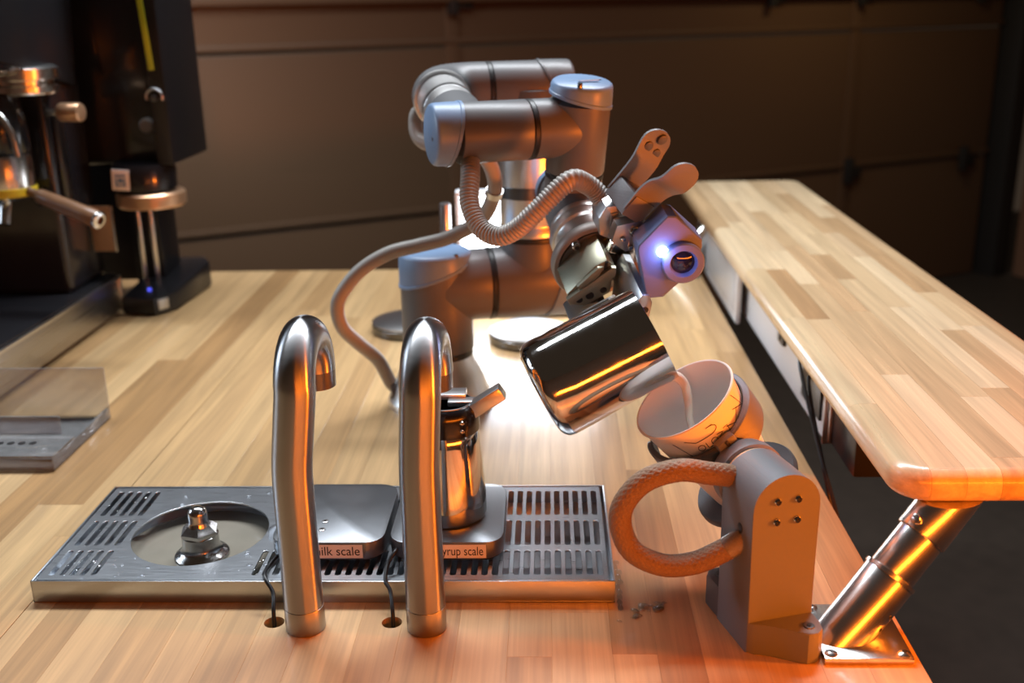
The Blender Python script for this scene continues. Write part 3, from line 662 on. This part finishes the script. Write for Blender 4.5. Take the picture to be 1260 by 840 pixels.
FD = (RF*.155 - UZ*.0235).normalized(); F0 = rp(.0100, ZE-.003, .030)
bend = [rp(.0672, ZE), rp(.055, ZE), rp(.042, ZE-.0002, .0005), rp(.030, ZE-.0006, .004), rp(.020, ZE-.0012, .0105), rp(.0135, ZE-.002, .019), F0, F0+FD*.010]
obj('forearm_elbow', tube(NB(), catmull(bend, 5), .0322, 44), ROBOT, rob, angle=60)
obj('forearm_ring', ring(F0+FD*.0100, FD, .0326, .0070), TUBEM, rob)
obj('forearm_tube', cyl(NB(), F0+FD*.014, F0+FD*.140, .0286, 44, .0005), TUBEM, rob)
obj('forearm_ring', ring(F0+FD*.060, FD, .0298, .006), ALU, rob)
O1 = F0 + FD*.157
RX0, RF0 = RX, RF; P1 = radians(20); RX = V((cos(P1), sin(P1), 0)); RF = V((sin(P1), -cos(P1), 0))
def wp(k, z=0.0, f=0.0): return O1 + RX*k + UZ*z + RF*f
sh = cyl(NB(), wp(-.0080), wp(.0640), .0302, 48, .001); lathe(sh, [(.028, -.060), (.0300, -.058), (.0302, -.045), (.0300, 0), (0, 0)], O1, FD, 44)
obj('wrist_joint', sh, ROBOT, rob)
c2 = obj('joint_cap', cap(wp(-.0100), -RX, .0312, .0250, .0075, -UZ), CAPB, rob); c2['label'] = 'blue-grey lid on the left end of the first wrist joint'
screw(wp(-.0346, -.003, .010), -RX, .0028, c2)
obj('joint_ring', ring(wp(.0640), RX, .0305, .0058), BLACK, rob)
TAU = radians(11); A2 = (UZ*cos(TAU) + RF*sin(TAU) + RX*.02).normalized(); W2 = wp(.1210)
sh = cyl(NB(), wp(.0698), wp(.1210), .0301, 48, .001); lathe(sh, [(.027, -.0465), (.0302, -.0462), (.0310, -.0440), (.0310, .0270), (.020, .0300), (0, .0300)], W2, A2, 48)
obj('wrist_joint', sh, ROBOT, rob)
c3 = obj('joint_cap', cap(W2 + A2*.0270, A2, .0320, .0200, .0065, -RX), CAPB, rob); c3['label'] = 'blue-grey lid on top of the second wrist joint'
screw(W2 + A2*.0462 - RX*.013 + RF*.0265, A2, .0026, c3); screw(W2 + A2*.0462 + RX*.026 - RF*.008, A2, .0026, c3)
for i, (l, o_) in enumerate(((.026, .010), (.034, .002), (.022, -.006))):
    obj('cap_logo_line', box(NB(), W2 + A2*.0476 + RX*.004 - RF*(o_), (l, .0030, .0006), Matrix((RX, -RF, A2)).transposed(), .0002), LOGO, c3)
obj('joint_ring', ring(W2 - A2*.0525, A2, .0306, .0060), BLACK, rob)
W3 = W2 - A2*.085
TT = V((.22, -.89, -.40)).normalized(); AA = A2
TS = UZ.cross(TT).normalized()
if TS.x < 0: TS = -TS
A2 = TT.cross(TS).normalized()
if A2.z < 0: A2 = -A2
def tp_(s, a, t): return W3 + TS*s + A2*a + TT*t
obj('joint_cap', cap(W3 - TT*.024, -TT, .0318, .016, .004, UZ), CAPB, rob)
RT = Matrix((TS, A2, TT)).transposed()
sh = NB(); lathe(sh, [(0, -.030), (.026, -.030), (.0305, -.026), (.0305, .040), (.026, .040)], W3, TT, 48); lathe(sh, [(0, 0), (.0302, .0), (.0302, .0325), (.027, .033)], W3, AA, 48)
obj('tool_wrist', sh, ROBOT, rob)
obj('tool_flange', lathe(NB(), [(.024, .040), (.0320, .040), (.0325, .0415), (.0325, .0500), (.031, .052), (.02, .052)], W3, TT, 48), TUBEM, rob)
# conduits
h1 = [(.0560, .9680, .2860), (.0470, .9720, .3000), (.0350, .968, .3110), (.0184, .955, .3160), (-.0116, .950, .2893), (-.030, .955, .2720), (-.0480, .962, .2640), (-.0655, .975, .2700), (-.0760, .990, .2900), (-.0760, 1.010, .3150), tuple(wp(.004, -.022, .004))]
obj('ribbed_conduit', corrugated(NB(), h1, .0098, .0036, .0014, 16), HOSE, rob, angle=80)
h2 = [tuple(wp(.024, -.020, -.030)), (-.0600, 1.105, .3050), (-.0590, 1.120, .2780), (-.0760, 1.145, .2440), (-.1130, 1.150, .2230), (-.1480, 1.150, .2140), (-.1806, 1.150, .2060), (-.2100, 1.150, .1900), (-.2310, 1.150, .1700), (-.2450, 1.150, .1460), (-.2430, 1.155, .1180), (-.2286, 1.170, .0930), (-.2090, 1.190, .0640), (-.1980, 1.205, .0300), (-.1900, 1.212, .0180)]
obj('power_conduit', corrugated(NB(), h2, .0083, .0030, .0003, 14), HOSE, rob, angle=80)
h3 = [tuple(rp(.022, ZE-.012, .015)), (-.1440, 1.195, .3600), (-.1500, 1.190, .3440), (-.1440, 1.180, .3290), (-.1250, 1.165, .3230), (-.105, 1.14, .3270)]
obj('power_conduit', corrugated(NB(), h3, .0083, .0030, .0004, 14), HOSE, rob, angle=80)
q = V((-.0590, 1.120, .2780)); obj('conduit_clip', lathe(NB(), [(.0084, -.004), (.0096, -.004), (.0096, .004), (.0084, .004)], q, (V((-.0760, 1.145, .2440))-V((-.0600, 1.105, .3050))), 24), ALU, rob)
obj('cable_socket', cyl(NB(), (-.1980, 1.205, .018), (-.170, 1.212, .020), .014, 24, .002), ROBOT, rob)

# ================================================================ gripper on the wrist
gr = thing('robot_gripper', 'two jaw metal gripper with side fork on the robot wrist', 'gripper', tp_(0, 0, .054))
obj('coupling', lathe(NB(), [(0, .0515), (.0350, .0515), (.0360, .0530), (.0360, .0640), (.0335, .0660), (.0335, .0840), (.0350, .0860), (.0350, .0940), (0, .0940)], W3, TT, 52), TUBEM, gr)
obj('retaining_ring', lathe(NB(), [(.030, .0915), (.0425, .0915), (.0440, .0935), (.0440, .1020), (.0425, .1040), (.0385, .1040), (.0375, .102), (.0375, .0985), (.030, .0985)], W3, TT, 56), RINGM, gr)
def tprism(name, poly, t0, t1, mat, bev=.001, parent=None, c=None):
    M = Mat(TS, A2, TT, W3 if c is None else V(c)); return obj(name, prism(NB(), poly, t0, t1, M, bev), mat, parent or gr, angle=30)
tprism('gripper_body', [(.0372*cos(2*pi*i/28), .0372*sin(2*pi*i/28)) for i in range(28)], .0945, .1045, DKSTEEL)
j1 = tprism('jaw_block', [(-.040, -.002), (-.035, -.016), (-.020, -.019), (.0035, -.004), (.0035, .028), (-.005, .035), (-.016, .029)], .104, .146, OLIVE, .002)
tprism('jaw_rail', [(-.041, -.005), (-.037, -.012), (.0035, .019), (.0035, .029), (-.001, .0295)], .1455, .1515, OLIVE, .0012, j1)
tprism('jaw_rail', [(-.032, .009), (-.030, .004), (-.012, .018), (-.009, .030), (-.014, .029)], .1455, .1500, OLIVE, .001, j1)
for jx, jy, rr in ((-.0170, -.006, .0042), (-.004, -.0005, .0034), (-.0270, -.0105, .0034), (-.016, .0105, .0036)):
    obj('jaw_hole', cyl(NB(), tp_(jx, jy, .1445), tp_(jx, jy, .1467), rr, 18, .0002), BLACK, j1)
obj('jaw_slit', box(NB(), tp_(-.0055, .024, .1462), (.0028, .020, .003), RT, .0006), BLACK, j1)
j2 = tprism('jaw_block', [(.0205, -.024), (.034, -.021), (.0405, .004), (.034, .026), (.0225, .030), (.0205, .010)], .104, .144, BRONZE, .002)
for jx, jy in ((.0290, -.008), (.0305, .010)): obj('jaw_hole', cyl(NB(), tp_(jx, jy, .1425), tp_(jx, jy, .1447), .0034, 16, .0002), BLACK, j2)
f1 = tprism('gripper_finger', [(.0070, -.028), (.0222, -.032), (.0228, .028), (.0185, .0365), (.0115, .0375), (.0070, .029)], .140, .204, ALU, .0018)
for jy in (.020, .001): obj('finger_hole', cyl(NB(), tp_(.0165, jy, .2025), tp_(.0165, jy, .2047), .0036, 18, .0002), BLACK, f1)
tprism('gripper_finger', [(-.034, -.036), (-.003, -.026), (.001, -.017), (-.008, -.013), (-.030, -.021), (-.037, -.029)], .126, .208, ALU, .003)
for sx_, sa_ in ((.0155, .0325), (-.024, .0255)):
    b_ = obj('ring_bolt', lathe(NB(), [(0, .007), (.0040, .0068), (.0050, .0054), (.0050, 0)], tp_(sx_, sa_, .104), TT, 20), POLISH, gr); obj('bolt_socket', lathe(NB(), [(0, .0003), (.0024, .0003), (.0024, -.001), (0, -.001)], tp_(sx_, sa_, .111), TT, 6), BLACK, b_)
cb = tprism('body_clamp', [(.002, .030), (.004, .0405), (.020, .0385), (.028, .030), (.022, .026), (.010, .030)], .104, .128, POLISH, .0015)
# faceted conduit fitting on top, sensor plate beside it
FT = V((.0570, .9660, .2800))
cb = tprism('conduit_fitting', [(-.009, .018), (.003, .020), (.011, .010), (.013, -.012), (.002, -.020), (-.011, -.013), (-.014, .006)], -.018, .010, ALU, .002, c=FT)
tprism('fitting_face', [(-.004, .012), (.003, .013), (.007, .004), (.007, -.010), (-.002, -.013)], .0095, .0125, ALU, .001, cb, c=FT)
SP = V((.0775, .9460, .2680))
spl = tprism('sensor_plate', [(-.018, .012), (.004, .016), (.020, .002), (.018, -.014), (-.006, -.018), (-.021, -.006)], -.010, .003, ALU, .0016, c=SP)
MS = Mat(TS, A2, TT, SP)
for sx_, sa_, rr in ((.000, .005, .0058), (.011, -.006, .0040), (-.011, -.002, .0028), (-.002, -.012, .0028)):
    b_ = obj('plate_screw', lathe(NB(), [(0, .004), (rr*.8, .0036), (rr, .002), (rr, 0)], MS @ V((sx_, sa_, .0025)), TT, 18), POLISH, spl)
obj('lever', tube(NB(), catmull([MS @ V(q) for q in ((.010, .006, .002), (.016, .016, .006), (.021, .017, .008), (.021, .008, .008), (.016, .002, .004))], 6), .0024, 12), POLISH, gr)
# two-paddle cup fork
FB = V((.0785, .946, .3050)); fd = V((.60, -.10, .70)).normalized(); fn = V((.42, -.80, -.42)); fn = (fn - fd*fn.dot(fd)).normalized(); fw = fd.cross(fn).normalized()
def fork_paddle(pr, w0, w1):
    bm = NB(); th = .0022; rows = []; n = 26; cl = catmull([V((d, nn, 0)) for d, nn in pr], 8); cl = resample(cl, .0016); L = len(cl)
    for i, p in enumerate(cl):
        q = i/(L-1); w = w0+(w1-w0)*min(1, q*1.6)
        e = 1-max(0, (q-.80)/.20)**2; w *= math.sqrt(max(.02, e))
        tn = (cl[min(i+1, L-1)]-cl[max(i-1, 0)]).normalized(); nm = V((-tn.y, tn.x, 0))*th/2
        c_ = lambda v, s: FB + fd*v.x + fn*v.y + fw*(s*w/2)
        rows.append([bm.verts.new(c_(p+nm, -1)), bm.verts.new(c_(p+nm, 1)), bm.verts.new(c_(p-nm, 1)), bm.verts.new(c_(p-nm, -1))])
    for A, B in zip(rows, rows[1:]):
        for k in range(4): bm.faces.new((A[k], A[(k+1) % 4], B[(k+1) % 4], B[k]))
    bm.faces.new(rows[0][::-1]); bm.faces.new(rows[-1]); return bm
pa = obj('fork_paddle', fork_paddle([(-.012, -.0170), (.012, -.0170), (.026, -.0185), (.042, -.0240), (.058, -.0240)], .030, .034), PRINT, gr, angle=50)
pb_ = obj('fork_paddle', fork_paddle([(-.012, .0150), (.010, .0150), (.022, .0185), (.034, .0270), (.058, .0290)], .030, .036), PRINT, gr, angle=50)
obj('fork_sleeve', box(NB(), FB - fd*.007, (.022, .036, .029), Matrix((fd, fn, fw)).transposed(), .003), PRINT, gr)
for d_, w_ in ((.036, .0075), (.050, .002), (.038, -.006)):
    obj('paddle_pad', cyl(NB(), FB + fd*d_ - fn*.0236 + fw*w_, FB + fd*d_ - fn*.0205 + fw*w_, .0050, 20, .001), PRINTD, pa)
# camera with led
CM = V((.1050, .9060, .2555)); cme = thing('wrist_camera', 'blue-lit grey wedge shaped camera with lit white led on the gripper', 'camera', CM)
CT = V((.06, -.97, -.12)).normalized(); CS = UZ.cross(CT).normalized(); CS = CS if CS.x > 0 else -CS; CU = CS.cross(-CT).normalized(); CU = CU if CU.z > 0 else -CU
MC = Mat(CS, CU, CT, CM)
obj('housing', prism(NB(), [(-.0020, .0375), (.0060, .0370), (.0300, .0150), (.0305, .0080), (.0270, -.0060), (.0130, -.0240), (-.0020, -.0390), (-.0170, -.0400), (-.0270, .0060), (-.0262, .0110)], -.036, 0, MC, .0025, 3), GREYPL, cme, angle=30)
lp = MC @ V((.0130, -.0040, 0))
ln = obj('lens_barrel', lathe(NB(), [(.0188, -.004), (.0188, .0075), (.0176, .0090), (.0125, .0090), (.0110, .0060), (.0105, .0030)], lp, CT, 40), GREYPL, cme)
obj('lens_glass', lathe(NB(), [(0, .0062), (.006, .0055), (.0108, .0036), (.0108, 0)], lp, CT, 32), nmat('lens_glass', (.01, .012, .03), .05, coat=.5, bump=.005), ln)
obj('led_bulb', lathe(NB(), [(0, .0030), (.0030, .0026), (.0048, .0012), (.0052, -.001)], MC @ V((-.0050, .0050, 0)), CT, 24), LEDB, cme)
obj('mount_arm', tube(NB(), [tp_(.034, .006, .097), tp_(.046, .006, .099), CM - CT*.034 + V((-.008, 0, -.004)), CM - CT*.028], .0095, 16), ALU, gr)
ld = bpy.data.lights.new('led_light', 'POINT'); ld.energy = .05; ld.color = (.35, .45, 1.0); ld.shadow_soft_size = .006
lo = bpy.data.objects.new('led_light', ld); COL.objects.link(lo); lo.location = MC @ V((-.0050, .0050, .012))
# ================================================================ led lamp behind the robot
lm = thing('led_lamp', 'bright white led panel lamp standing behind the robot arm', 'lamp', (-.03, 1.615, 0))
RL = Matrix.Rotation(radians(8), 3, 'X')
obj('panel_frame', box(NB(), (-.03, 1.622, .120), (.232, .018, .158), RL, .004), WHITE, lm)
obj('diffuser', box(NB(), (-.03, 1.6115, .1205), (.216, .003, .142), RL, .001), LEDW, lm)
obj('foot', box(NB(), (-.03, 1.625, .006), (.16, .09, .012), None, .003), DKSTEEL, lm)
obj('neck', cyl(NB(), (-.03, 1.632, .010), (-.03, 1.634, .07), .010, 20, .001), DKSTEEL, lm)
pst = thing('steel_post', 'short upright steel post behind the robot base joint', 'post', (-.1520, 1.50, 0))
obj('rod', cyl(NB(), (-.1520, 1.50, .006), (-.1520, 1.50, .1990), .0080, 24, .002), ALU, pst); obj('foot', cyl(NB(), (-.1520, 1.50, 0), (-.1520, 1.50, .0065), .018, 28, .001), ALU, pst)
def stand(x, y, label):
    t = thing('round_stand', label, 'stand', (x, y, 0), group='round steel stands behind the robot')
    obj('rim', lathe(NB(), [(0, 0), (.056, 0), (.0600, .002), (.0605, .012), (.058, .014), (0, .014)], (x, y, 0), seg=48), DKSTEEL, t)
    obj('dish', lathe(NB(), [(.0590, .0138), (.0600, .0160), (.052, .0190), (.030, .0225), (0, .0230)], (x, y, 0), seg=48), ALU, t)
    obj('tag', box(NB(), (x+.004, y-.0605, .0075), (.012, .002, .010), None, .0005), WHITE, t)
stand(-.2120, 1.5200, 'low round steel stand on the table left behind the robot base')
stand(-.0300, 1.4650, 'low round steel stand on the table under the robot shoulder joint')

# ================================================================ espresso machine
es = thing('espresso_machine', 'black and steel espresso machine at the far left back', 'espresso machine', (-.98, 1.42, 0))
XR = -.7010
obj('base_box', box(NB(), (-.98, 1.375, .036), (.558, .500, .056), None, .003), nmat('machine_steel', (.46, .45, .44), .30, 1, bump=.03, bscale=(8, 8, 600), rvar=.05), es)
for fx in (-.75, -1.2):
    for fy in (1.16, 1.58): obj('foot', cyl(NB(), (fx, fy, 0), (fx, fy, .009), .018, 18, .001), BLACK, es)
obj('edge_highlight', box(NB(), (-.7005, 1.375, .0625), (.004, .503, .005), None, .0008), ALU, es)  # bright strip added as the highlight along the top edge
obj('corner_highlight', box(NB(), (-.7008, 1.6235, .036), (.005, .006, .054), None, .0008), ALU, es)  # added strip imitating the highlight on the corner
obj('drip_top', box(NB(), (-.98, 1.375, .0655), (.552, .496, .006), None, .0015), BLKPL, es)
obj('back_body', box(NB(), (-.985, 1.560, .230), (.53, .130, .326), None, .012, 3), BLKMET, es)
obj('head', box(NB(), (-.985, 1.470, .500), (.54, .310, .215), None, .018, 3), BLKMET, es)
obj('head_side', box(NB(), (-.716, 1.500, .470), (.006, .22, .16), Matrix.Rotation(radians(-12), 3, 'X'), .003), BLKPL, es)
for gx in (-.7680, -.98):
    g = obj('group_collar', lathe(NB(), [(0, .365), (.040, .365), (.043, .368), (.043, .376), (.038, .378), (.038, .384), (.046, .386), (.046, .400), (.040, .404), (0, .404)], (gx+.034, 1.480, 0), seg=40), CHROME, es)
    obj('group_head', lathe(NB(), [(0, .285), (.034, .285), (.037, .290), (.036, .330), (.030, .366), (0, .366)], (gx, 1.455, 0), seg=40), BLKMET, es)
    p = obj('portafilter', lathe(NB(), [(0, .222), (.026, .222), (.0355, .230), (.037, .238), (.0375, .280), (.036, .285), (0, .285)], (gx, 1.450, 0), seg=40), CHROME, es)
    obj('yellow_ring', lathe(NB(), [(.034, .2270), (.0385, .2300), (.0392, .2390), (.0375, .2400)], (gx, 1.450, 0), seg=40), YELL, p)
    obj('spout', tube(NB(), catmull([(gx, 1.445, .226), (gx, 1.435, .212), (gx, 1.425, .190)], 6), .008, 14), CHROME, p)
    a, b = V((gx+.030, 1.440, .2360)), V((gx+.147, 1.398, .2000))
    obj('handle', lathe(NB(), [(0, 0), (.006, 0), (.0065, .020), (.0100, .026), (.0110, .05), (.0122, .105), (.0128, .122), (.0105, .128), (0, .128)], a, b-a, 28), nmat('walnut', (.20, .10, .05), .35, bump=.05, bscale=(60, 60, 60), var=.2), p)
    obj('handle_cap', lathe(NB(), [(.0060, .1275), (.0122, .1275), (.0122, .1315), (.0100, .133), (.0060, .133)], a, b-a, 28), CHROME, p)
obj('steam_pipe', tube(NB(), catmull([(-.800, 1.42, .300), (-.795, 1.42, .335), (-.775, 1.42, .352), (-.750, 1.42, .345), (-.735, 1.42, .318), (-.730, 1.42, .285)], 8), .0042, 14), CHROME, es)
kn = obj('steam_knob', cyl(NB(), (-.7000, 1.500, .3370), (-.6660, 1.494, .3370), .0135, 28, .003), COPPER_TONE, es); obj('knob_stem', cyl(NB(), (-.735, 1.506, .3370), (-.699, 1.500, .3370), .005, 16, .0005), CHROME, kn)
obj('side_strip', box(NB(), (-.7150, 1.520, .270), (.008, .020, .125), None, .002), DKSTEEL, es)
obj('splash_plate', box(NB(), (-.7000, 1.5850, .150), (.034, .004, .072), None, .001), COPPER_TONE, es)
obj('plate_edge', box(NB(), (-.6815, 1.5840, .150), (.003, .006, .074), None, .0008), CHROME, es)

# ================================================================ coffee grinder
gd = thing('coffee_grinder', 'tall black coffee grinder with orange-lit steel fork beside the espresso machine', 'grinder', (-.66, 1.70, 0))
bm = NB(); prism(bm, [(-.697, 1.612), (-.640, 1.602), (-.616, 1.640), (-.606, 1.790), (-.622, 1.815), (-.697, 1.815)], .002, .030, bev=.005)
for v in bm.verts:
    if v.co.z > .02: v.co.z += (v.co.y-1.60)*.10
obj('base', bm, BLKPL, gd)
obj('front_strip', box(NB(), (-.6320, 1.6175, .018), (.006, .020, .018), Matrix.Rotation(radians(-33), 3, 'Z'), .001), ALU, gd)
dt = obj('status_led', cyl(NB(), (-.6600, 1.640, .0340), (-.6600, 1.640, .0385), .0032, 12, .0004), DOTB, gd)
obj('column', box(NB(), (-.680, 1.745, .135), (.050, .085, .205), None, .006), BLKPL, gd)
for cx in (-.6830, -.6620): obj('chrome_rail', cyl(NB(), (cx, 1.690, .032), (cx, 1.690, .190), .0045, 16, .0005), CHROME, gd)
obj('rear_housing', box(NB(), (-.7150, 1.755, .140), (.110, .075, .215), None, .006), BLKPL, gd)
obj('body', box(NB(), (-.690, 1.720, .520), (.170, .150, .560), None, .012, 3), BLKMET, gd)
obj('side_panel', box(NB(), (-.5950, 1.690, .505), (.026, .170, .520), None, .004), BLKPL, gd)
obj('funnel', lathe(NB(), [(0, .200), (.040, .200), (.048, .206), (.050, .236), (.046, .246), (0, .246)], (-.6400, 1.630, 0), seg=40), BLKMET, gd)
obj('fork_ring', lathe(NB(), [(.030, .178), (.050, .178), (.0535, .182), (.0535, .199), (.050, .202), (.030, .202)], (-.6330, 1.630, 0), seg=44), COPPER_TONE, gd)  # steel fork; the orange light on it is put into the colour
lb = obj('label_plate', box(NB(), (-.6590, 1.5810, .2260), (.027, .002, .032), Matrix.Rotation(radians(4), 3, 'Y'), .0006), LABEL, gd); lb['label'] = 'small white sticker with blue print'
bm = NB()
for c, s in (((-.6590, 1.5796, .2330), (.017, .0006, .0030)), ((-.6655, 1.5796, .2230), (.0030, .0006, .013)), ((-.6530, 1.5796, .2230), (.0030, .0006, .013)), ((-.6590, 1.5796, .2180), (.015, .0006, .0024)), ((-.6590, 1.5796, .2255), (.0060, .0006, .0080))): box(bm, c, s, None, 0)
obj('print', bm, BLUE, lb, smooth=False)
obj('dial', lathe(NB(), [(0, .010), (.0095, .010), (.0118, .007), (.0120, 0)], (-.6300, 1.645, .3020), (0, -1, 0), 28), nmat('dial_grey', (.20, .18, .17), .5, bump=.05), gd)
hk = [V((-.5990+.0125*cos(a), 1.603, .3480+.0125*sin(a))) for a in [radians(-20+220*i/14) for i in range(15)]]
obj('hook', tube(NB(), hk, .0020, 10), ALU, gd); obj('hook_pin', cyl(NB(), (-.5990, 1.605, .3470), (-.5990, 1.596, .3470), .0050, 16, .001), DKSTEEL, gd)
obj('lime_strip', box(NB(), (-.6030, 1.6035, .470), (.0085, .003, .165), Matrix.Rotation(radians(-3), 3, 'Y'), .001), LIME, gd)
